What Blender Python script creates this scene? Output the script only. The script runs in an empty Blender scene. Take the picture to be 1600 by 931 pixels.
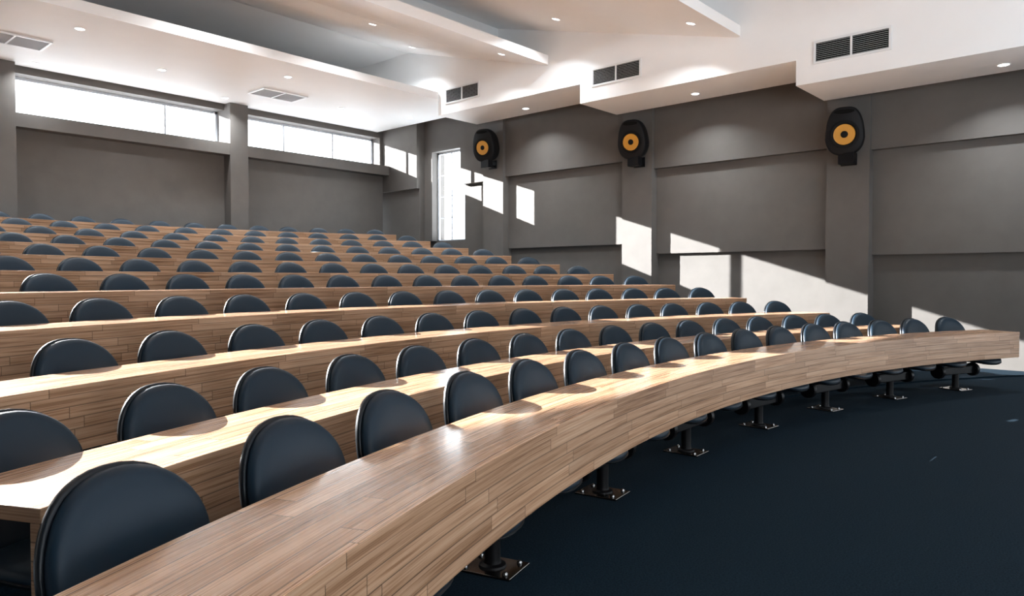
import bpy, bmesh, math, random
from math import sin, cos, pi, radians, atan2, asin, sqrt
from mathutils import Vector, Matrix

random.seed(7)
scene = bpy.context.scene
COL = scene.collection
EYE = 1.435                       # eye height above the front floor (all heights below are metres above that floor)

# ------------------------------------------------------------------ camera
cam = bpy.data.cameras.new('camera'); camo = bpy.data.objects.new('camera', cam); COL.objects.link(camo)
cam.sensor_width = 36; cam.lens = 25.349; cam.clip_start = .02; cam.clip_end = 300
camo.location = (0, 0, EYE)
camo.rotation_euler = (radians(90 - 1.58), 0, radians(-48.109))
scene.camera = camo

# ------------------------------------------------------------------ exposure, sky, sun lamp
scene.view_settings.view_transform = 'Standard'; scene.view_settings.look = 'None'
scene.view_settings.gamma = 1; scene.view_settings.exposure = 0.42
scene.view_settings.use_curve_mapping = False
SKY = 4.2
GROUND_FILL = 14.0
SUN = 370.0
LAMP = 29.0
w = bpy.data.worlds.new('sky'); scene.world = w; w.use_nodes = True
wn = w.node_tree.nodes; bgn = wn['Background']
bgn.inputs[0].default_value = (.87, .94, 1.0, 1)
# bright overcast sky above, stronger fill glow added below the horizon to lift the ceiling
_tc = wn.new('ShaderNodeTexCoord'); _sx = wn.new('ShaderNodeSeparateXYZ'); _mr = wn.new('ShaderNodeMapRange')
w.node_tree.links.new(_tc.outputs['Generated'], _sx.inputs[0]); w.node_tree.links.new(_sx.outputs[2], _mr.inputs[0])
_mr.inputs[1].default_value = -.06; _mr.inputs[2].default_value = .03; _mr.inputs[3].default_value = GROUND_FILL; _mr.inputs[4].default_value = SKY
w.node_tree.links.new(_mr.outputs[0], bgn.inputs[1])

sl = bpy.data.lights.new('low_sun', 'POINT'); sl.energy = SUN; sl.shadow_soft_size = .02
sl.color = (.99, 1.0, 1.0)
sl.use_nodes = True
snt = sl.node_tree; em = snt.nodes.get('Emission') or snt.nodes.new('ShaderNodeEmission')
fo = snt.nodes.new('ShaderNodeLightFalloff'); fo.inputs['Strength'].default_value = 1.0
snt.links.new(fo.outputs['Constant'], em.inputs['Strength'])
so = bpy.data.objects.new('low_sun', sl); COL.objects.link(so); so.location = (1.2, 27.2, 7.15 + EYE)

def portal(name, loc, rot, sx, sy):
    l = bpy.data.lights.new(name, 'AREA'); l.shape = 'RECTANGLE'; l.size = sx; l.size_y = sy
    l.cycles.is_portal = True
    o = bpy.data.objects.new(name, l); COL.objects.link(o); o.location = loc; o.rotation_euler = rot
    return o

# ------------------------------------------------------------------ materials
def mat(name, base, rough=.5, metal=0, spec=.5, coat=0, coat_rough=.1):
    m = bpy.data.materials.new(name); m.use_nodes = True
    b = m.node_tree.nodes['Principled BSDF']
    b.inputs['Base Color'].default_value = (*base, 1); b.inputs['Roughness'].default_value = rough
    b.inputs['Metallic'].default_value = metal; b.inputs['Specular IOR Level'].default_value = spec
    b.inputs['Coat Weight'].default_value = coat; b.inputs['Coat Roughness'].default_value = coat_rough
    return m

class NT:
    def __init__(s, m): s.t = m.node_tree; s.n = s.t.nodes; s.l = s.t.links; s.b = s.n['Principled BSDF']
    def node(s, ty, **kw):
        n = s.n.new(ty)
        for k, v in kw.items():
            if k in ('operation', 'blend_type', 'noise_dimensions', 'data_type', 'wave_type'): setattr(n, k, v)
        return n
    def math(s, op, a, b=None, c=None):
        n = s.n.new('ShaderNodeMath'); n.operation = op
        for i, v in enumerate((a, b, c)):
            if v is None: continue
            if isinstance(v, (int, float)): n.inputs[i].default_value = v
            else: s.l.new(v, n.inputs[i])
        return n.outputs[0]
    def comb(s, x, y, z=0):
        n = s.n.new('ShaderNodeCombineXYZ')
        for i, v in enumerate((x, y, z)):
            if isinstance(v, (int, float)): n.inputs[i].default_value = v
            else: s.l.new(v, n.inputs[i])
        return n.outputs[0]
    def noise(s, vec, scale, detail=4, rough=.5):
        n = s.n.new('ShaderNodeTexNoise'); s.l.new(vec, n.inputs['Vector'])
        n.inputs['Scale'].default_value = scale; n.inputs['Detail'].default_value = detail; n.inputs['Roughness'].default_value = rough
        return n.outputs['Fac']
    def white(s, vec):
        n = s.n.new('ShaderNodeTexWhiteNoise'); n.noise_dimensions = '3D'; s.l.new(vec, n.inputs['Vector']); return n.outputs['Value']
    def ramp(s, f, stops):
        n = s.n.new('ShaderNodeValToRGB'); s.l.new(f, n.inputs[0]); e = n.color_ramp.elements
        while len(e) < len(stops): e.new(.5)
        for q, (p, c) in zip(e, stops): q.position = p; q.color = (*c, 1)
        return n.outputs[0]
    def mix(s, f, a, b, mode='MIX'):
        n = s.n.new('ShaderNodeMix'); n.data_type = 'RGBA'; n.blend_type = mode
        for i, v in ((0, f), (6, a), (7, b)):
            if isinstance(v, (int, float)): n.inputs[i].default_value = v
            elif isinstance(v, tuple): n.inputs[i].default_value = (*v, 1)
            else: s.l.new(v, n.inputs[i])
        return n.outputs[2]

def wood_material(name, row_h, plank_l, rough, light_gain=1.0):
    m = mat(name, (.4, .27, .17), rough, spec=.5)
    t = NT(m)
    uv = t.n.new('ShaderNodeUVMap').outputs[0]
    sp = t.n.new('ShaderNodeSeparateXYZ'); t.l.new(uv, sp.inputs[0]); u, v = sp.outputs[0], sp.outputs[1]
    rowf = t.math('DIVIDE', v, row_h); row = t.math('FLOOR', rowf)
    shift = t.math('MULTIPLY', t.white(t.comb(row, 3.7, 1.1)), 7.3)
    colf = t.math('ADD', t.math('DIVIDE', u, plank_l), shift); coli = t.math('FLOOR', colf)
    rnd = t.white(t.comb(row, coli, 5.5))
    # joints
    fr = t.math('FRACT', rowf); fc = t.math('FRACT', colf)
    er = t.math('MULTIPLY', t.math('MINIMUM', fr, t.math('SUBTRACT', 1, fr)), row_h)
    ec = t.math('MULTIPLY', t.math('MINIMUM', fc, t.math('SUBTRACT', 1, fc)), plank_l)
    ed = t.math('MINIMUM', er, ec)
    joint = t.math('SUBTRACT', 1, t.math('MULTIPLY', t.math('MINIMUM', t.math('DIVIDE', ed, .0036), 1), 1))
    # grain: streaks that run along the plank, offset per plank
    off = t.math('MULTIPLY', rnd, 37.0)
    g1 = t.noise(t.comb(t.math('ADD', t.math('MULTIPLY', u, 1.1), off), t.math('MULTIPLY', v, 42)), 1.0, 5, .62)
    g2 = t.noise(t.comb(t.math('ADD', t.math('MULTIPLY', u, 2.2), off), t.math('MULTIPLY', v, 190)), 1.0, 3, .55)
    g3 = t.noise(t.comb(t.math('ADD', t.math('MULTIPLY', u, .6), off), t.math('MULTIPLY', v, 9)), 1.0, 2, .5)
    g = t.math('ADD', t.math('ADD', t.math('MULTIPLY', g1, .50), t.math('MULTIPLY', g2, .42)), t.math('MULTIPLY', g3, .25))
    c = t.ramp(g, [(.40, (.135, .058, .027)), (.49, (.375, .200, .107)), (.58, (.56, .332, .198)), (.72, (.70, .46, .305))])
    tone = t.ramp(rnd, [(p, tuple(q * light_gain for q in c_)) for p, c_ in ((0, (.78, .76, .74)), (.5, (.94, .94, .94)), (1, (1.08, 1.08, 1.08)))])
    c = t.mix(1.0, c, tone, 'MULTIPLY')
    c = t.mix(t.math('MULTIPLY', joint, .85), c, (.035, .018, .010))
    t.l.new(c, t.b.inputs['Base Color'])
    t.l.new(t.math('ADD', t.math('MULTIPLY', g2, .12), rough - .06), t.b.inputs['Roughness'])
    bp = t.n.new('ShaderNodeBump'); bp.inputs['Strength'].default_value = .05; bp.inputs['Distance'].default_value = .002
    t.l.new(t.math('SUBTRACT', g, t.math('MULTIPLY', joint, .6)), bp.inputs['Height']); t.l.new(bp.outputs[0], t.b.inputs['Normal'])
    if rough > .4: t.b.inputs['Specular IOR Level'].default_value = .22
    if rough < .3:
        t.b.inputs['Coat Weight'].default_value = .6; t.b.inputs['Coat Roughness'].default_value = .105; t.b.inputs['Specular IOR Level'].default_value = .3
    return m

def plaster(name, base, var=.06, rough=.7, scale=3.0, bump=.04):
    m = mat(name, base, rough, spec=.25); t = NT(m)
    g = t.n.new('ShaderNodeNewGeometry').outputs['Position']
    f = t.noise(g, scale, 4, .55)
    lo = tuple(x * (1 - var) for x in base); hi = tuple(x * (1 + var) for x in base)
    t.l.new(t.ramp(f, [(.3, lo), (.7, hi)]), t.b.inputs['Base Color'])
    bp = t.n.new('ShaderNodeBump'); bp.inputs['Strength'].default_value = bump; bp.inputs['Distance'].default_value = .003
    t.l.new(t.noise(g, 60, 3, .5), bp.inputs['Height']); t.l.new(bp.outputs[0], t.b.inputs['Normal'])
    return m

M = {}
M['top'] = wood_material('desktop_wood', .085, 1.7, .27, 1.42)  # wood colour raised to stand in for stronger light on the tops
M['panel'] = wood_material('panel_wood', .0565, .85, .50, .88)  # same wood, colour lowered to stand in for dimmer light on the fronts
M['wall'] = plaster('taupe_plaster', (.120, .111, .103))
M['wall_back'] = M['wall']
M['white'] = plaster('white_ceiling_paint', (.93, .93, .93), .01, .55, 2, .01)
M['trimw'] = mat('white_enamel', (.82, .83, .84), .35)
M['greyl'] = mat('grey_louvre', (.42, .43, .45), .5)
M['slab_white'] = plaster('bounce_slab_white', (.85, .86, .88))  # for the added light-bouncing slab outside
M['steel'] = mat('window_frame_grey', (.62, .66, .72), .4)
M['leather'] = mat('navy_leather', (.006, .019, .034), .5, spec=.32)
M['plastic'] = mat('black_gloss_plastic', (.005, .008, .012), .32, spec=.35)
M['blacksteel'] = mat('black_steel', (.004, .004, .005), .45, spec=.2)
M['chrome'] = mat('polished_plate', (.13, .12, .115), .22, metal=1)
M['boltm'] = mat('bolt_chrome', (.35, .35, .35), .2, metal=1)
M['spk'] = mat('speaker_black', (.008, .008, .009), .55, spec=.2)
M['spkdark'] = mat('speaker_rubber', (.004, .004, .004), .65, spec=.2)
M['cone'] = mat('woven_yellow_cone', (.62, .30, .035), .45)
M['ventdark'] = mat('duct_black', (.004, .004, .004), .8, spec=.1)
M['glass'] = None

def leather_fx():
    t = NT(M['leather']); g = t.n.new('ShaderNodeTexCoord').outputs['Object']
    bp = t.n.new('ShaderNodeBump'); bp.inputs['Strength'].default_value = .10; bp.inputs['Distance'].default_value = .001
    t.l.new(t.noise(g, 320, 3, .6), bp.inputs['Height']); t.l.new(bp.outputs[0], t.b.inputs['Normal'])
leather_fx()
def cone_fx():
    t = NT(M['cone']); g = t.n.new('ShaderNodeTexCoord').outputs['Object']
    ck = t.n.new('ShaderNodeTexChecker'); t.l.new(g, ck.inputs[0]); ck.inputs['Scale'].default_value = 160
    ck.inputs[1].default_value = (.66, .32, .04, 1); ck.inputs[2].default_value = (.54, .25, .03, 1)
    t.l.new(ck.outputs[0], t.b.inputs['Base Color'])
cone_fx()
def carpet():
    m = mat('navy_carpet', (.012, .026, .04), .95, spec=.08); t = NT(m)
    g = t.n.new('ShaderNodeNewGeometry').outputs['Position']
    f = t.noise(g, 95, 3, .7)
    t.l.new(t.ramp(f, [(.3, (.003, .0085, .015)), (.7, (.0125, .0265, .040))]), t.b.inputs['Base Color'])
    bp = t.n.new('ShaderNodeBump'); bp.inputs['Strength'].default_value = .35; bp.inputs['Distance'].default_value = .006
    t.l.new(f, bp.inputs['Height']); t.l.new(bp.outputs[0], t.b.inputs['Normal'])
    return m
M['carpet'] = carpet()
def emis(name, col, st):
    m = mat(name, (.9, .9, .9), .4); b = m.node_tree.nodes['Principled BSDF']
    b.inputs['Emission Color'].default_value = (*col, 1); b.inputs['Emission Strength'].default_value = st
    return m
M['lamp'] = emis('downlight_glow', (1, .99, .97), 7.0)
def glassm():
    m = bpy.data.materials.new('window_glass'); m.use_nodes = True; n = m.node_tree.nodes; l = m.node_tree.links
    n.remove(n['Principled BSDF']); out = n['Material Output']
    tr = n.new('ShaderNodeBsdfTransparent'); gl = n.new('ShaderNodeBsdfGlossy'); gl.inputs['Roughness'].default_value = .02
    mx = n.new('ShaderNodeMixShader'); mx.inputs[0].default_value = .04
    l.new(tr.outputs[0], mx.inputs[1]); l.new(gl.outputs[0], mx.inputs[2]); l.new(mx.outputs[0], out.inputs[0])
    return m
M['glass'] = glassm()

# ------------------------------------------------------------------ mesh helpers
def box(bm, x0, y0, z0, x1, y1, z1):
    v = [bm.verts.new(p) for p in ((x0,y0,z0),(x1,y0,z0),(x1,y1,z0),(x0,y1,z0),(x0,y0,z1),(x1,y0,z1),(x1,y1,z1),(x0,y1,z1))]
    for f in ((0,3,2,1),(4,5,6,7),(0,1,5,4),(1,2,6,5),(2,3,7,6),(3,0,4,7)): bm.faces.new([v[i] for i in f])
    return v

def loft(bm, rings, cap0=True, cap1=True, closed=True):
    rr = [[bm.verts.new(p) for p in r] for r in rings]
    n = len(rr[0])
    for a, b in zip(rr, rr[1:]):
        for i in range(n if closed else n - 1):
            j = (i + 1) % n
            bm.faces.new((a[i], a[j], b[j], b[i]))
    if cap0: bm.faces.new(list(reversed(rr[0])))
    if cap1: bm.faces.new(rr[-1])
    return rr

def tube(bm, pts, r, n=10):
    pts = [Vector(p) for p in pts]; rings = []
    up0 = Vector((1, 0, 0))
    for i, p in enumerate(pts):
        d = (pts[min(i + 1, len(pts) - 1)] - pts[max(i - 1, 0)]).normalized()
        up = up0 if abs(d.dot(up0)) < .95 else Vector((0, 0, 1))
        a = d.cross(up).normalized(); b = d.cross(a)
        rings.append([p + (a * cos(2 * pi * k / n) + b * sin(2 * pi * k / n)) * r for k in range(n)])
    loft(bm, rings)

def lathe(bm, prof, n=32, axis='z', c=(0, 0, 0)):
    """prof: list of (radius, height)"""
    rings = []
    for r, h in prof:
        ring = []
        for k in range(n):
            a = 2 * pi * k / n
            if axis == 'z': p = (c[0] + r * cos(a), c[1] + r * sin(a), c[2] + h)
            elif axis == 'x': p = (c[0] + h, c[1] + r * cos(a), c[2] + r * sin(a))
            else: p = (c[0] + r * cos(a), c[1] + h, c[2] + r * sin(a))
            ring.append(p)
        rings.append(ring)
    loft(bm, rings)

def obj(name, bm, material, parent=None, smooth=False, bevel=0, angle=35):
    bmesh.ops.recalc_face_normals(bm, faces=bm.faces)
    me = bpy.data.meshes.new(name); bm.to_mesh(me); bm.free()
    me.materials.append(material)
    if smooth:
        for p in me.polygons: p.use_smooth = True
        try: me.set_sharp_from_angle(angle=radians(angle))
        except Exception: pass
    o = bpy.data.objects.new(name, me); COL.objects.link(o)
    if bevel:
        b = o.modifiers.new('bevel', 'BEVEL'); b.width = bevel; b.segments = 2; b.limit_method = 'ANGLE'
    if parent: o.parent = parent
    return o

def BM(): return bmesh.new()
def struct(name, bm, m, **k):
    o = obj(name, bm, m, **k); o['kind'] = 'structure'; return o
def tag(o, label, cat, group=None):
    o['label'] = label; o['category'] = cat
    if group: o['group'] = group
    return o
def thing(name, label, cat, loc, rot=(0, 0, 0), group=None):
    o = bpy.data.objects.new(name, None); o.empty_display_size = .1; COL.objects.link(o)
    o.location = loc; o.rotation_euler = rot
    return tag(o, label, cat, group)
def dup(root, loc, rotz, label):
    r = root.copy(); COL.objects.link(r); r.location = loc; r.rotation_euler = (root.rotation_euler[0], root.rotation_euler[1], rotz)
    r['label'] = label
    for ch in list(root.children):
        c = ch.copy(); COL.objects.link(c); c.parent = r
        for g in list(ch.children):
            d = g.copy(); COL.objects.link(d); d.parent = c
    return r
ORD = ['first','second','third','fourth','fifth','sixth','seventh','eighth','ninth','tenth','eleventh','twelfth','thirteenth','fourteenth','fifteenth','sixteenth']

# ------------------------------------------------------------------ seating geometry (metres)
CX = 5.926
ROWS = [  # centre y, radius of the front edge, height of the desktop relative to the eye
 (-9.521,12.057,-.690),(-8.453,12.076,-.668),(-7.203,12.095,-.522),(-5.919,12.114,-.323),(-4.640,12.133,-.118),
 (-3.367,12.152,.072),(-2.108,12.171,.269),(-.830,12.190,.466),(.442,12.209,.661),(1.694,12.228,.859),(2.938,12.247,1.060)]
DW = .484; A_END = .454; DESK_H = .745
SLOTS = [.4247,.3684,.3163,.2602,.2074,.1516,.0970,.0407,-.0166,-.0733,-.1302,-.1881,-.2443,-.3032,-.3582,-.4167]
def deskz(n): return ROWS[n][2] + EYE
def floorz(n): return 0.0 if n < 1 else (0.022 if n == 1 else deskz(n) - DESK_H)
def polar(n, dr, a):
    cy, R, _ = ROWS[n]
    return (CX + (R + dr) * sin(a), cy + (R + dr) * cos(a))

# ------------------------------------------------------------------ room shell
XR, XL = 13.0, -1.14                # pilaster faces right / left
YB = 16.34                          # pilaster faces at the back
def e(z): return z + EYE
TOP = e(5.62)
YF = -6.5                           # front wall

# floor with the curved terraces
bm = BM()
box(bm, XL - .4, YF - .3, -.15, XR + .6, 17.2, 0)
def riser_y(n, x, dr=.012):
    cy, R, _ = ROWS[n]; return cy + sqrt(max((R + dr) ** 2 - (x - CX) ** 2, 0.1))
NX = 60
for n in range(1, 11):
    zt = floorz(n); zb = -.05 if n == 1 else floorz(n - 1) - .1
    xs = [XL - .3 + (XR + .3 - XL + .3 - .0) * i / NX for i in range(NX + 1)]
    dr = .012 if n > 1 else -.02
    fr = [(x, riser_y(n, x, dr)) for x in xs]
    rings = []
    for x, y in fr: rings.append([(x, y, zb), (x, 17.1, zb), (x, 17.1, zt), (x, y, zt)])
    loft(bm, rings)
struct('floor', bm, M['carpet'])

# right wall: recessed bands between pilasters
bm = BM()
XO = 13.75
def rbay(y0, y1, zu, zl, xu=13.08, xm=13.2, xl=13.3):
    box(bm, xu, y0, e(zu), XO, y1, TOP)
    box(bm, xm, y0, e(zl), XO, y1, e(zu))
    box(bm, xl, y0, -.2, XO, y1, e(zl))
rbay(.15, 3.634, 2.152, .394); rbay(4.33, 7.80, 2.257, .508); rbay(8.52, 11.954, 2.481, .731)
box(bm, 13.08, -3.9, e(.9), XO, .15 - .7, TOP); box(bm, 13.08, -6.9, e(.9), XO, -4.6, TOP)  # leaves openings for the added soffit-fill windows
box(bm, 13.3, -3.9, -.2, XO, -.55, .05); box(bm, 13.3, -6.9, -.2, XO, -4.6, .05)
# window bay
box(bm, 13.28, 12.635, e(3.43), XO, 15.161, TOP)
box(bm, 13.28, 12.635, e(2.47), XO, 13.74, e(3.43)); box(bm, 13.28, 14.85, e(2.47), XO, 15.161, e(3.43))
box(bm, 13.46, 12.635, e(1.02), XO, 13.74, e(2.47)); box(bm, 13.28, 14.85, e(1.02), XO, 15.161, e(2.47))
box(bm, 13.46, 12.635, -.2, XO, 15.161, e(1.02))
# corner pier (plain above, recessed below)
box(bm, 13.0, 15.161, e(2.46), XO, 17.3, TOP); box(bm, 13.1, 15.161, -.2, XO, 17.3, e(2.46))
struct('wall_right', bm, M['wall'])
PIL = [(3.634, 4.33), (7.80, 8.52), (11.954, 12.635), (-.55, .15), (-4.6, -3.9)]
for i, (y0, y1) in enumerate(PIL):
    bm = BM(); box(bm, XR, y0, -.1, 13.6, y1, TOP); struct('trim_%d' % (i + 1), bm, M['wall'])

# back wall: clerestory strip above a ledge
bm = BM()
YG = 17.0
box(bm, XL - .5, YB + .3, e(3.996), 13.0, YG + .06, TOP)                 # lintel
box(bm, XL - .5, YB + .01, e(2.91), 13.0, YG + .06, e(3.175))           # ledge
box(bm, XL - .5, YB + .31, -.2, 13.0, YG + .06, e(2.91))                # lower wall
box(bm, 12.89, YB + .3, e(3.175), 13.0, YG + .06, e(3.996))
struct('wall_back', bm, M['wall_back'])
# unseen slab added outside: blocks the low glow, bounces light onto the soffit
bm = BM(); box(bm, XL - 2, 17.12, e(2.2), 15.5, 26.0, e(2.5)); struct('trim_50', bm, M['slab_white'])
BP = [(3.55, 4.0), (8.28, 8.73), (-1.14, -.73)]
for i, (x0, x1) in enumerate(BP):
    bm = BM(); box(bm, x0, YB, -.1, x1, YG + .06, TOP); struct('trim_%d' % (i + 6), bm, M['wall_back'])

# left wall (behind and beside the camera) with an added, unseen fill window; front wall likewise
bm = BM()
LW_FILL = [(-5.6, -2.4)]
ys = [YF - .3]
for a, b in LW_FILL: ys += [a, b]
ys += [17.3]
for i in range(0, len(ys), 2): box(bm, XL - .45, ys[i], -.2, XL - .1, ys[i + 1], TOP)
for a, b in LW_FILL:
    box(bm, XL - .45, a, -.2, XL - .1, b, e(.1)); box(bm, XL - .45, a, e(1.9), XL - .1, b, TOP)
struct('wall_left', bm, M['wall'])
bm = BM()
FW_FILL = [(-.4, 2.2), (5.0, 7.2)]  # unseen windows added to let in fill light
xs_ = [XL - .4] + [q for ab in FW_FILL for q in ab] + [13.7]
for i in range(0, len(xs_), 2): box(bm, xs_[i], YF - .3, -.2, xs_[i + 1], YF, TOP)
for a, b in FW_FILL:
    box(bm, a, YF - .3, -.2, b, YF, e(-1.2)); box(bm, a, YF - .3, e(3.6), b, YF, TOP)
struct('wall_front', bm, M['wall'])

# ---------- windows
wcount = [0]
def window(x0, x1, z0, z1, y, mull, axis='y', fr=.06, dep=.07, horiz=()):
    """framed window in the plane y (axis 'y') or x (axis 'x')"""
    wcount[0] += 1
    def bx(bm, a0, d0, c0, a1, d1, c1):
        if axis == 'y': box(bm, a0, d0, c0, a1, d1, c1)
        else: box(bm, d0, a0, c0, d1, a1, c1)
    bm = BM()
    bx(bm, x0, y - dep / 2, z0, x1, y + dep / 2, z0 + fr * .6); bx(bm, x0, y - dep / 2, z1 - fr, x1, y + dep / 2, z1)
    bx(bm, x0, y - dep / 2, z0, x0 + fr, y + dep / 2, z1); bx(bm, x1 - fr, y - dep / 2, z0, x1, y + dep / 2, z1)
    for m_ in mull: bx(bm, m_ - .022, y - dep / 3, z0, m_ + .022, y + dep / 3, z1)
    for h_ in horiz: bx(bm, x0, y - dep / 3, h_ - .007, x1, y + dep / 3, h_ + .007)
    f = struct('window_%d' % wcount[0], bm, M['steel'])
    bm = BM(); bx(bm, x0 + fr * .5, y - .004, z0 + fr * .3, x1 - fr * .5, y + .004, z1 - fr * .5)
    obj('pane', bm, M['glass'], f)
    return f
window(8.73, 12.89, e(3.175), e(4.0), YG, (10.05, 11.54))
window(4.0, 8.28, e(3.175), e(4.0), YG, (7.05,))
window(-.73, 3.55, e(3.175), e(4.0), YG, (.62,))
window(13.74, 14.85, e(1.02), e(3.43), 13.52, (14.3,), axis='x', fr=.05, dep=.05, horiz=(e(1.65), e(2.23), e(2.81)))
for a, b in LW_FILL: window(a, b, e(.1), e(1.9), XL - .3, ((a + b) / 2,), axis='x')
for a, b in FW_FILL: window(a, b, e(-1.2), e(3.6), YF - .15, ((a + b) / 2,))
window(-3.9, -.55, .05, e(.9), 13.5, (-2.2,), axis='x')  # this and the next: unseen windows added to brighten the soffit undersides
window(-6.5, -4.6, .05, e(.9), 13.5, (), axis='x')
portal('sky_portal_right', (13.62, -3.5, 1.2), (0, radians(90), 0), 2.4, 6.0)
# daylight portals in every window
portal('sky_portal_back', (6.08, YG + .09, e(3.59)), (radians(-90), 0, 0), 13.7, .85)
portal('sky_portal_side', (13.6, 14.3, e(2.22)), (0, radians(90), 0), 2.45, 1.15)
for a, b in LW_FILL: portal('sky_portal_left', (XL - .4, (a + b) / 2, e(1.0)), (0, radians(-90), 0), 1.9, b - a)
for a, b in FW_FILL: portal('sky_portal_front', ((a + b) / 2, YF - .28, e(1.2)), (radians(90), 0, 0), b - a, 4.8)

# ------------------------------------------------------------------ ceiling
XF = 11.47; XS = 12.75; YS = 16.57
bm = BM(); box(bm, XL - .5, YF - .3, TOP, XO, 17.3, TOP + .2); struct('ceiling', bm, M['white'])
LXF = 2 * CX - XF; LXS = 2 * CX - XS
def cloud(name, prof, x0=LXF, x1=XF, bevel=0):
    """a ceiling panel: profile in (y, z) swept along x"""
    bm = BM(); loft(bm, [[(x, y, e(z)) for y, z in prof] for x in (x0, x1)])
    return struct(name, bm, M['white'], bevel=bevel)
def cloud_lip(name, prof, y0, z0, z1):
    return cloud(name, prof)
# rear soffit with its lip
bm = BM()
out = [(LXF, 12.50)] + [(XF - .14 + .14 * sin(q * pi / 16), 12.64 - .14 * cos(q * pi / 16)) for q in range(9)] + [(XS, 12.64), (XS, YS), (LXS, YS), (LXS, 12.64), (LXF, 12.64)]
loft(bm, [[(x, y, e(z)) for x, y in out] for z in (4.13, 4.30)])
struct('trim_9', bm, M['white'])
# flat blue-shadowed ceiling above the rear soffit
cloud('trim_10', [(13.69, 5.46), (17.0, 5.46), (17.0, 5.6), (13.69, 5.6)])
# second sloping panel, its lip free of the wall behind
def sloped(name, ya, za, yb, zb, th):
    """underside from (ya,za) high rear to (yb,zb) low front lip; th = lip thickness"""
    bm = BM(); n = 8; r = .05
    def ring(x, dy=0, dz=0):
        return [(x, ya, e(za)), (x, yb + dy, e(zb + dz)), (x, yb + dy, e(zb + th - dz)), (x, ya, e(za + th))]
    rings = [ring(LXF)]
    sl_ = (za - zb) / (ya - yb); R_ = .16
    for q in range(9):
        dy = R_ - R_ * cos(q * pi / 16)
        x = XF - R_ + R_ * sin(q * pi / 16)
        rings.append([(x, ya, e(za)), (x, yb + dy, e(zb + sl_ * dy)), (x, yb + dy, e(zb + th + sl_ * dy)), (x, ya, e(za + th))])
    loft(bm, rings)
    return struct(name, bm, M['white'])
sloped('trim_11', 13.69, 5.46, 9.22, 4.29, .185)
sloped('trim_12', 10.70, 5.365, 5.17, 3.955, .17)
sloped('trim_13', 6.35, 5.2, 1.0, 3.85, .17)
# upright faces above each panel
bm = BM(); box(bm, LXF, 10.70, e(4.7), XF, 10.8, e(5.6)); struct('trim_14', bm, M['white'])
bm = BM(); box(bm, LXF, 6.35, e(4.3), XF, 6.45, e(5.6)); struct('trim_15', bm, M['white'])
cloud('trim_16', [(-6.5, 5.2), (1.2, 5.2), (1.2, 5.35), (-6.5, 5.35)])
# stepped side soffits
bn = 17
for side in (1, -1):
    def X(x): return x if side == 1 else 2 * CX - x
    for y0, y1, zb in ((12.6, YS, 4.30), (8.50, 12.6, 3.79), (4.30, 8.50, 3.41), (.15, 4.30, 3.015), (-4.05, .15, 2.66), (YF, -4.05, 2.3)):
        bm = BM(); a, b = sorted((X(XF), X(XS))); box(bm, a, y0, e(zb), b, y1, e(5.6))
        struct('trim_%d' % bn, bm, M['white']); bn += 1

# ------------------------------------------------------------------ curved desks
def arc_solid(cy, r0, r1, z0, z1, a0, a1, seg=96, uvmode='top'):
    bm = BM(); uvl = bm.loops.layers.uv.new('UVMap')
    info = {}
    rings = []
    for i in range(seg + 1):
        a = a0 + (a1 - a0) * i / seg
        ring = []
        for r, z in ((r0, z0), (r1, z0), (r1, z1), (r0, z1)):
            v = bm.verts.new((CX + r * sin(a), cy + r * cos(a), z)); info[v] = (a, r, z); ring.append(v)
        rings.append(ring)
    rm = (r0 + r1) / 2
    def uvset(f, kind):
        for l in f.loops:
            a, r, z = info[l.vert]
            if kind == 'h': l[uvl].uv = (a * rm + 40, r - r0 + 10)
            elif kind == 'v': l[uvl].uv = (a * rm + 40, z - z1 + 20)
            else: l[uvl].uv = (r - r0 + 3, z - z1 + 20)
    for p, q in zip(rings, rings[1:]):
        f = bm.faces.new((p[0], p[1], q[1], q[0])); uvset(f, 'h')
        f = bm.faces.new((p[1], p[2], q[2], q[1])); uvset(f, 'v')
        f = bm.faces.new((p[2], p[3], q[3], q[2])); uvset(f, 'h')
        f = bm.faces.new((p[3], p[0], q[0], q[3])); uvset(f, 'v')
    f = bm.faces.new(rings[0][::-1]); uvset(f, 'e'); f = bm.faces.new(rings[-1]); uvset(f, 'e')
    return bm

PAIRS = [(SLOTS[i] + SLOTS[i + 1]) / 2 for i in range(0, 16, 2)]
for n, (cy, R, zr) in enumerate(ROWS):
    z = deskz(n)
    where = ('front', 'closest to the open floor') if n == 0 else (ORD[n] + ' row', 'counting up from the front')
    lab = ('long curved wood-plank desk at the very front, overhanging the open navy carpet' if n == 0 else
           'long curved wood-plank desk of the topmost row, below the clerestory windows' if n == 10 else
           'long curved wood-plank desk of the %s row from the front' % ORD[n])
    px, py = polar(n, .2, 0)
    t = thing('curved_desk', lab, 'desk', (0, 0, 0), group='curved lecture desks')
    o = obj('desktop', arc_solid(cy, R, R + DW, z - .046, z, -A_END, A_END), M['top'], t, bevel=.003)
    o.data.materials.append(M['panel'])          # upright faces in the darker wood: window glare toned down in the colour
    for p in o.data.polygons:
        if abs(p.normal.z) < .5: p.material_index = 1
    o = obj('front_panel', arc_solid(cy, R + .004, R + .040, z - .325, z - .046, -A_END, A_END), M['panel'], t)
    for a in PAIRS:      # posts that carry the desk on the seat pedestals
        x, y = polar(n, .36, a)
        bm = BM(); box(bm, -.02, -.02, floorz(n) + .302, .02, .02, z - .046)
        bmesh.ops.rotate(bm, verts=bm.verts, cent=(0, 0, 0), matrix=Matrix.Rotation(-a, 3, 'Z'))
        bmesh.ops.translate(bm, verts=bm.verts, vec=(x, y, 0))
        obj('support_post', bm, M['blacksteel'], t)

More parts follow.
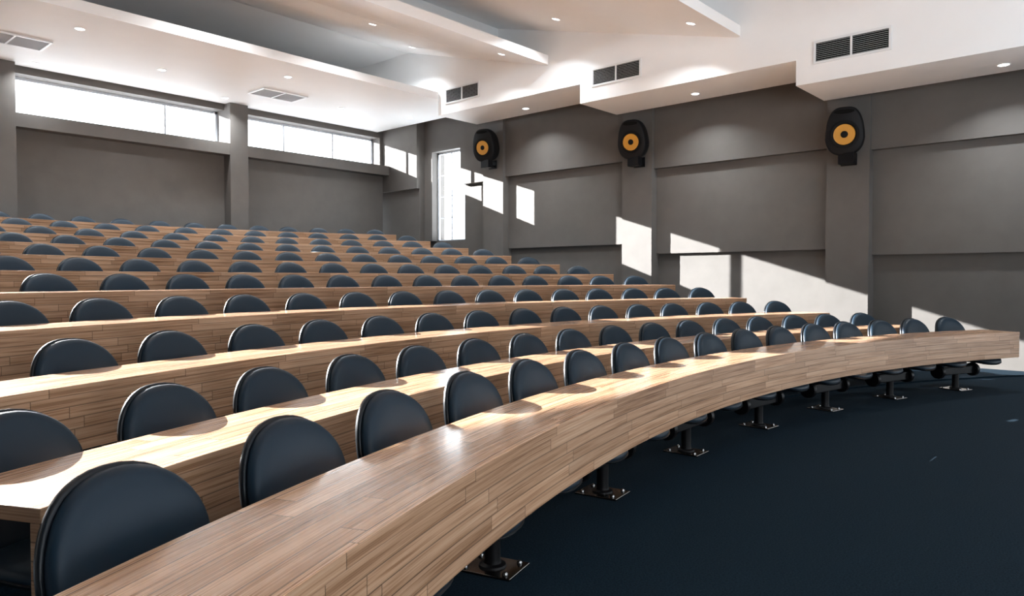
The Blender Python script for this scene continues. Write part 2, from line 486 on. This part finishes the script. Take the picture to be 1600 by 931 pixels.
# ------------------------------------------------------------------ chairs
def sgnp(v, p): return math.copysign(abs(v) ** p, v)
def back_outline(N=44, s=1.0):
    pts = []
    for k in range(N):
        a = 2 * pi * k / N; c, sn = cos(a), sin(a)
        if sn >= 0:
            x = .268 * sgnp(c, 2 / 2.25); zz = .66 + .243 * abs(sn) ** (2 / 2.1)
        else:
            x = .268 * sgnp(c, 2 / 3.2); zz = .66 - .27 * abs(sn) ** (2 / 2.8)
            x *= 1 - .22 * ((.66 - zz) / .27)
        pts.append((x * s, .64 + (zz - .64) * s))
    return pts
def back_y(x, z): return .055 + (z - .40) * .19 - .55 * x * x      # tilted, gently wrapping
def pad_back(bm, layers, N=44):
    rings = []
    for s, dy in layers:
        rings.append([(x, back_y(x, zz) + dy, zz) for x, zz in back_outline(N, s)])
    loft(bm, rings)
def seat_outline(N=40, s=1.0):
    pts = []
    for k in range(N):
        a = 2 * pi * k / N
        x = .255 * sgnp(cos(a), 2 / 2.7) * s; y = -.25 + .285 * sgnp(sin(a), 2 / 2.9) * s
        pts.append((x, y))
    return pts
def seat_z(x, y):
    t_ = (y + .25) / .285
    return -.035 * max(0, -t_) ** 3 + .02 * max(0, t_) ** 2 + .25 * x * x
def pad_seat(bm, layers):
    rings = []
    for s, z in layers: rings.append([(x, y, z + seat_z(x, y)) for x, y in seat_outline(40, s)])
    loft(bm, rings)

def make_chair(label):
    t = thing('lecture_chair', label, 'chair', (0, 0, 0), group='navy lecture chairs')
    bm = BM(); pad_back(bm, [(.96, .004), (.995, -.003), (1.0, -.014), (.992, -.028), (.965, -.042), (.91, -.052), (.75, -.060), (.5, -.064), (.2, -.065)])
    obj('backrest', bm, M['leather'], t, smooth=True, angle=60)
    bm = BM(); pad_back(bm, [(.90, .002), (1.012, .004), (1.026, .009), (1.022, .020), (1.0, .032), (.9, .040), (.5, .046), (.2, .047)])
    obj('back_shell', bm, M['plastic'], t, smooth=True, angle=60)
    bm = BM(); pad_seat(bm, [(.93, .375), (.985, .380), (1.0, .392), (.985, .408), (.94, .420), (.8, .427), (.4, .424), (.1, .422)])
    obj('seat', bm, M['leather'], t, smooth=True, angle=60)
    bm = BM(); pad_seat(bm, [(.2, .342), (.6, .343), (.85, .349), (.97, .362), (1.01, .376), (.98, .384), (.85, .385)])
    obj('seat_shell', bm, M['plastic'], t, smooth=True, angle=60)
    bm = BM()
    for sx in (-.07, .07):
        tube(bm, [(sx, -.27, .350), (sx, -.20, .350), (sx, -.02, .350), (sx, .07, .358), (sx, .115, .40), (sx, .135, .50), (sx, .150, .60)], .011, 8)
    obj('support_bracket', bm, M['blacksteel'], t, smooth=True)
    return t

chair0 = None
def chair_label(n, k):
    if n == 0: return 'navy padded chair behind the front desk, %s from its right end' % ORD[k]
    if n == 10: return 'navy padded chair behind the topmost desk, %s from its right end' % ORD[k]
    return 'navy padded chair behind the %s desk from the front, %s from its right end' % (ORD[n], ORD[k])
for n in range(11):
    for k, a in enumerate(SLOTS):
        x, y = polar(n, .60, a); loc = (x, y, floorz(n)); rz = -a
        if chair0 is None:
            chair0 = make_chair(chair_label(n, k)); chair0.location = loc; chair0.rotation_euler = (0, 0, rz)
        else: dup(chair0, loc, rz, chair_label(n, k))

# ------------------------------------------------------------------ twin-seat pedestals
def make_pedestal(label):
    t = thing('seat_pedestal', label, 'pedestal', (0, 0, 0), group='steel seat pedestals')
    bm = BM(); box(bm, -.115, -.15, 0, .115, .15, .012); obj('base_plate', bm, M['chrome'], t, bevel=.003)
    bm = BM(); lathe(bm, [(.07, .012), (.066, .022), (.045, .03), (.04, .05), (.04, .21)], 20)
    obj('column', bm, M['blacksteel'], t, smooth=True)
    bm = BM(); box(bm, -.345, -.042, .20, .345, .042, .297); obj('beam', bm, M['blacksteel'], t, bevel=.008)
    for sx in (-1, 1):
        bm = BM(); lathe(bm, [(.045, -.03), (.085, -.026), (.09, 0), (.085, .026), (.045, .03)], 20, 'x', (sx * .345, 0, .245))
        obj('flange', bm, M['blacksteel'], t, smooth=True)
    for sx, sy in ((-.08, -.11), (.08, -.11), (-.08, .11), (.08, .11)):
        bm = BM(); lathe(bm, [(.014, .012), (.014, .020), (.009, .027), (.003, .029)], 10, 'z', (sx, sy, 0)); obj('bolt', bm, M['boltm'], t, smooth=True)
    return t
ped0 = None
for n in range(11):
    for k, a in enumerate(PAIRS):
        x, y = polar(n, .36, a); loc = (x, y, floorz(n)); rz = -a
        pl = ('black twin-seat pedestal on the carpet under the front desk, %s from its right end' % ORD[k] if n == 0 else
              'black twin-seat pedestal under the %s desk from the front, %s from its right end' % (ORD[n], ORD[k]))
        if ped0 is None:
            ped0 = make_pedestal(pl); ped0.location = loc; ped0.rotation_euler = (0, 0, rz)
        else: dup(ped0, loc, rz, pl)

# ------------------------------------------------------------------ loudspeakers on the pilasters
def make_speaker(label):
    """local frame: faces -Y, x across, z up; origin at the cabinet centre"""
    t = thing('wall_speaker', label, 'speaker', (0, 0, 0), group='wall loudspeakers')
    N = 48
    def outline(s, zoff=0):
        pts = []
        for k in range(N):
            a = 2 * pi * k / N; c, sn = cos(a), sin(a)
            zz = .395 * sgnp(sn, 2 / 3.3); hw = .305 - .075 * max(0, (zz + .1) / .5) ** 1.3 - .045 * max(0, (-zz - .1) / .3) ** 1.5
            pts.append((hw * sgnp(c, 2 / 3.3) * s, zz * s))
        return pts
    bm = BM(); rings = []
    for s, y in ((.55, .36), (.72, .345), (.85, .29), (.95, .18), (1.0, .05), (1.0, -.02), (.985, -.05), (.95, -.07), (.90, -.078)):
        rings.append([(x, y, zz) for x, zz in outline(s)])
    loft(bm, rings); obj('cabinet', bm, M['spk'], t, smooth=True, angle=50)
    c = (0, -.078, -.055)
    bm = BM(); lathe(bm, [(.228, .0), (.225, -.012), (.200, -.018), (.175, -.010), (.170, .0)], 40, 'y', c); obj('woofer_surround', bm, M['spkdark'], t, smooth=True)
    bm = BM(); lathe(bm, [(.168, -.012), (.165, -.016), (.11, .0015), (.06, .012), (.05, .014)], 40, 'y', (c[0], c[1] - .006, c[2])); 
    cn = obj('woofer_cone', bm, M['cone'], t, smooth=True)
    bm = BM(); lathe(bm, [(.066, .008), (.063, -.010), (.045, -.022), (.015, -.028)], 24, 'y', (c[0], c[1] - .004, c[2])); obj('dust_cap', bm, M['spkdark'], t, smooth=True)
    # port slot near the top
    bm = BM(); rings = []
    for y in (-.085, -.06):
        rings.append([(.155 * sgnp(cos(2 * pi * k / 32), .8), y, .315 + .034 * sin(2 * pi * k / 32)) for k in range(32)])
    loft(bm, rings); obj('port_slot', bm, M['ventdark'], t, smooth=True)
    return t
SPK = [((12.50, 3.93, e(2.37)), 'third', 'lowest and nearest of the three, right of the tall wall panels'),]
def place_speaker(y, z, label, first=None):
    yaw = radians(-90 + 12)      # faces -X, turned a little towards the front of the room
    loc = (12.66, y, z)
    if first is None: t = make_speaker(label); t.location = loc
    else: t = dup(first, loc, 0, label)
    t.rotation_euler = (Matrix.Rotation(yaw, 3, 'Z') @ Matrix.Rotation(radians(9), 3, 'X')).to_euler()
    return t
def make_mount(y, z, label, first=None):
    if first is not None: return dup(first, (13.0, y, z), 0, label)
    t = thing('speaker_mount', label, 'wall bracket', (13.0, y, z), group='speaker wall brackets')
    bm = BM(); box(bm, -.02, -.10, -.10, 0, .16, .10); obj('wall_plate', bm, M['blacksteel'], t, bevel=.004)
    bm = BM(); box(bm, -.33, -.05, -.06, -.015, .05, -.02); box(bm, -.36, -.15, -.11, -.20, .10, .07); obj('arm', bm, M['blacksteel'], t, bevel=.004)
    bm = BM(); tube(bm, [(-.26, 0, .04), (-.28, 0, .14)], .03, 12); obj('pivot', bm, M['blacksteel'], t, smooth=True)
    return t
s0 = place_speaker(3.93, e(2.44), 'black loudspeaker with yellow cone on the pilaster nearest the camera, largest of three')
place_speaker(8.06, e(2.83), 'black loudspeaker with yellow cone on the middle pilaster, between two wall vents', s0)
place_speaker(12.26, e(3.22), 'black loudspeaker with yellow cone beside the tall side window, smallest of three', s0)
m0 = make_mount(3.93, e(2.01), 'black wall bracket under the largest, nearest loudspeaker')
make_mount(8.06, e(2.40), 'black wall bracket under the middle loudspeaker', m0)
make_mount(12.26, e(2.79), 'black wall bracket under the smallest loudspeaker by the tall window', m0)

# ------------------------------------------------------------------ vents
def make_vent(name, W, H, nsl, mframe, mslat, mback, label, cat, group, halves=True):
    """local: lies in XZ plane facing -Y"""
    t = thing(name, label, cat, (0, 0, 0), group=group)
    f = .035; d = .025
    bm = BM()
    box(bm, -W/2, -d, H/2 - f, W/2, 0, H/2); box(bm, -W/2, -d, -H/2, W/2, 0, -H/2 + f)
    box(bm, -W/2, -d, -H/2 + f, -W/2 + f, 0, H/2 - f); box(bm, W/2 - f, -d, -H/2 + f, W/2, 0, H/2 - f)
    box(bm, -.014, -d, -H/2 + f, .014, 0, H/2 - f)
    obj('frame', bm, mframe, t, bevel=.003)
    bm = BM(); box(bm, -W/2 + f, -.004, -H/2 + f, W/2 - f, .0, H/2 - f); obj('backing', bm, mback, t)
    for sx in (-1, 1):
        bm = BM(); a, b = sorted((sx * .014, sx * (W/2 - f)))
        for i in range(nsl):
            z = -H/2 + f + (H - 2 * f) * (i + .5) / nsl; hh = (H - 2 * f) / nsl
            v = box(bm, a, -.020, z - hh * .09, b, -.006, z + hh * .09)
            for q in v:
                if q.co.y < -.015: q.co.z -= hh * .12
        obj('louvres', bm, mslat, t)
    return t
def put(t, loc, eul): t.location = loc; t.rotation_euler = eul; return t
W3 = radians(-90)
M['slat'] = mat('louvre_edge_grey', (.42, .44, .46), .4)
v0 = put(make_vent('wall_vent', 1.10, .35, 10, M['trimw'], M['slat'], M['ventdark'], 'white framed black louvre vent on the lowest fascia step, above the largest loudspeaker', 'vent', 'wall vents on the fascia'), (XF, 3.48, e(3.468)), (0, 0, W3))
dup(v0, (XF, 7.66, e(3.852)), W3, 'white framed black louvre vent on the middle fascia step, middle of three')
dup(v0, (XF, 11.80, e(4.18)), W3, 'white framed black louvre vent on the highest fascia step, farthest of three')
c0 = put(make_vent('ceiling_grille', 1.10, .68, 16, M['trimw'], M['greyl'], M['greyl'], 'grey louvred ceiling grille in the rear soffit, left one at the frame edge', 'grille', 'ceiling grilles in the rear soffit'), (3.57, 14.83, e(4.13)), (radians(90), 0, 0))
c1 = dup(c0, (8.67, 14.85, e(4.13)), 0, 'grey louvred ceiling grille in the rear soffit above the back pilaster, right one')

# ------------------------------------------------------------------ recessed downlights
def make_downlight(label):
    """local: faces -Z, origin on the ceiling surface"""
    t = thing('downlight', label, 'light', (0, 0, 0), group='recessed ceiling downlights')
    bm = BM(); lathe(bm, [(.085, .0), (.088, -.006), (.078, -.010), (.070, -.006), (.068, 0)], 24); obj('trim_ring', bm, M['trimw'], t, smooth=True)
    bm = BM(); lathe(bm, [(.068, -.001), (.055, -.009), (.02, -.011)], 24); obj('lens', bm, M['lamp'], t, smooth=True)
    l = bpy.data.lights.new('downlight_beam', 'AREA'); l.shape = 'DISK'; l.size = .12; l.energy = LAMP; l.spread = radians(126); l.color = (.92, .965, 1)
    lo = bpy.data.objects.new('downlight_beam', l); COL.objects.link(lo); lo.parent = t; lo.location = (0, 0, -.016)
    return t
a2 = atan2(1.15, 4.36); a3 = atan2(1.41, 5.53)
def z2(y): return 5.46 - (13.69 - y) * (5.46 - 4.29) / (13.69 - 9.22)
def z3(y): return 5.365 - (10.7 - y) * (5.365 - 3.955) / (10.7 - 5.17)
DL = [((4.29, 16.18, 4.13), 0, 'small round downlight in the rear soffit, beside the leftmost back pilaster'),
      ((4.20, 13.39, 4.13), 0, 'small round downlight in the rear soffit, right of the left ceiling grille'),
      ((6.10, 14.80, 4.13), 0, 'small round downlight in the middle of the rear soffit, between the two grilles'),
      ((8.01, 16.02, 4.13), 0, 'small round downlight in the rear soffit, above the middle back pilaster'),
      ((8.04, 13.39, 4.13), 0, 'small round downlight in the rear soffit, just beyond the right ceiling grille towards its lip'),
      ((10.37, 14.88, 4.13), 0, 'small round downlight in the rear soffit, right of the right ceiling grille'),
      ((12.20, 14.48, 4.13), 0, 'small round downlight in the rear soffit corner above the corner pier'),
      ((8.48, 11.14, z2(11.14)), a2, 'small round downlight on the middle sloping ceiling panel, leftmost there'),
      ((10.60, 12.50, z2(12.5)), a2, 'small round downlight high on the middle sloping panel, near its rear corner'),
      ((10.58, 9.77, z2(9.77)), a2, 'small round downlight on the middle sloping panel, close to its lip end'),
      ((10.52, 8.35, z3(8.35)), a3, 'small round downlight on the front sloping panel, above the middle wall vent'),
      ((10.60, 5.66, z3(5.66)), a3, 'small round downlight on the front sloping panel, beside its lip tip'),
      ((12.29, 10.61, 3.79), 0, 'small round downlight under the highest side soffit step, right of the smallest loudspeaker'),
      ((12.27, 6.45, 3.41), 0, 'small round downlight under the middle side soffit step'),
      ((12.29, 1.69, 3.015), 0, 'small round downlight under the lowest side soffit step, at the right edge')]
# the same fittings carry on over the left and front parts of the hall, outside the photograph
for (x, y, z), tl, w_ in (((2.0, 14.8, 4.13), 0, 'left part of the rear soffit'), ((5.9, 11.4, z2(11.4)), a2, 'middle sloping panel, centre'), ((3.0, 10.6, z2(10.6)), a2, 'middle sloping panel, left'),
        ((7.4, 7.4, z3(7.4)), a3, 'front sloping panel, right of centre'), ((4.4, 7.4, z3(7.4)), a3, 'front sloping panel, left of centre'), ((1.6, 7.0, z3(7.0)), a3, 'front sloping panel, far left'),
        ((9.6, 3.2, 4.46), atan2(1.35, 5.35), 'sloping panel over the open floor, right'), ((6.2, 3.2, 4.46), atan2(1.35, 5.35), 'sloping panel over the open floor, centre'), ((2.8, 3.2, 4.46), atan2(1.35, 5.35), 'sloping panel over the open floor, left')):
    DL.append(((x, y, z), tl, 'small round downlight on the ' + w_ + ', beyond the frame edge'))
d0 = None
for (x, y, z), tl, lb in DL:
    if d0 is None: d0 = make_downlight(lb); o = d0; o.location = (x, y, e(z))
    else: o = dup(d0, (x, y, e(z)), 0, lb)
    o.rotation_euler = (tl, 0, 0)
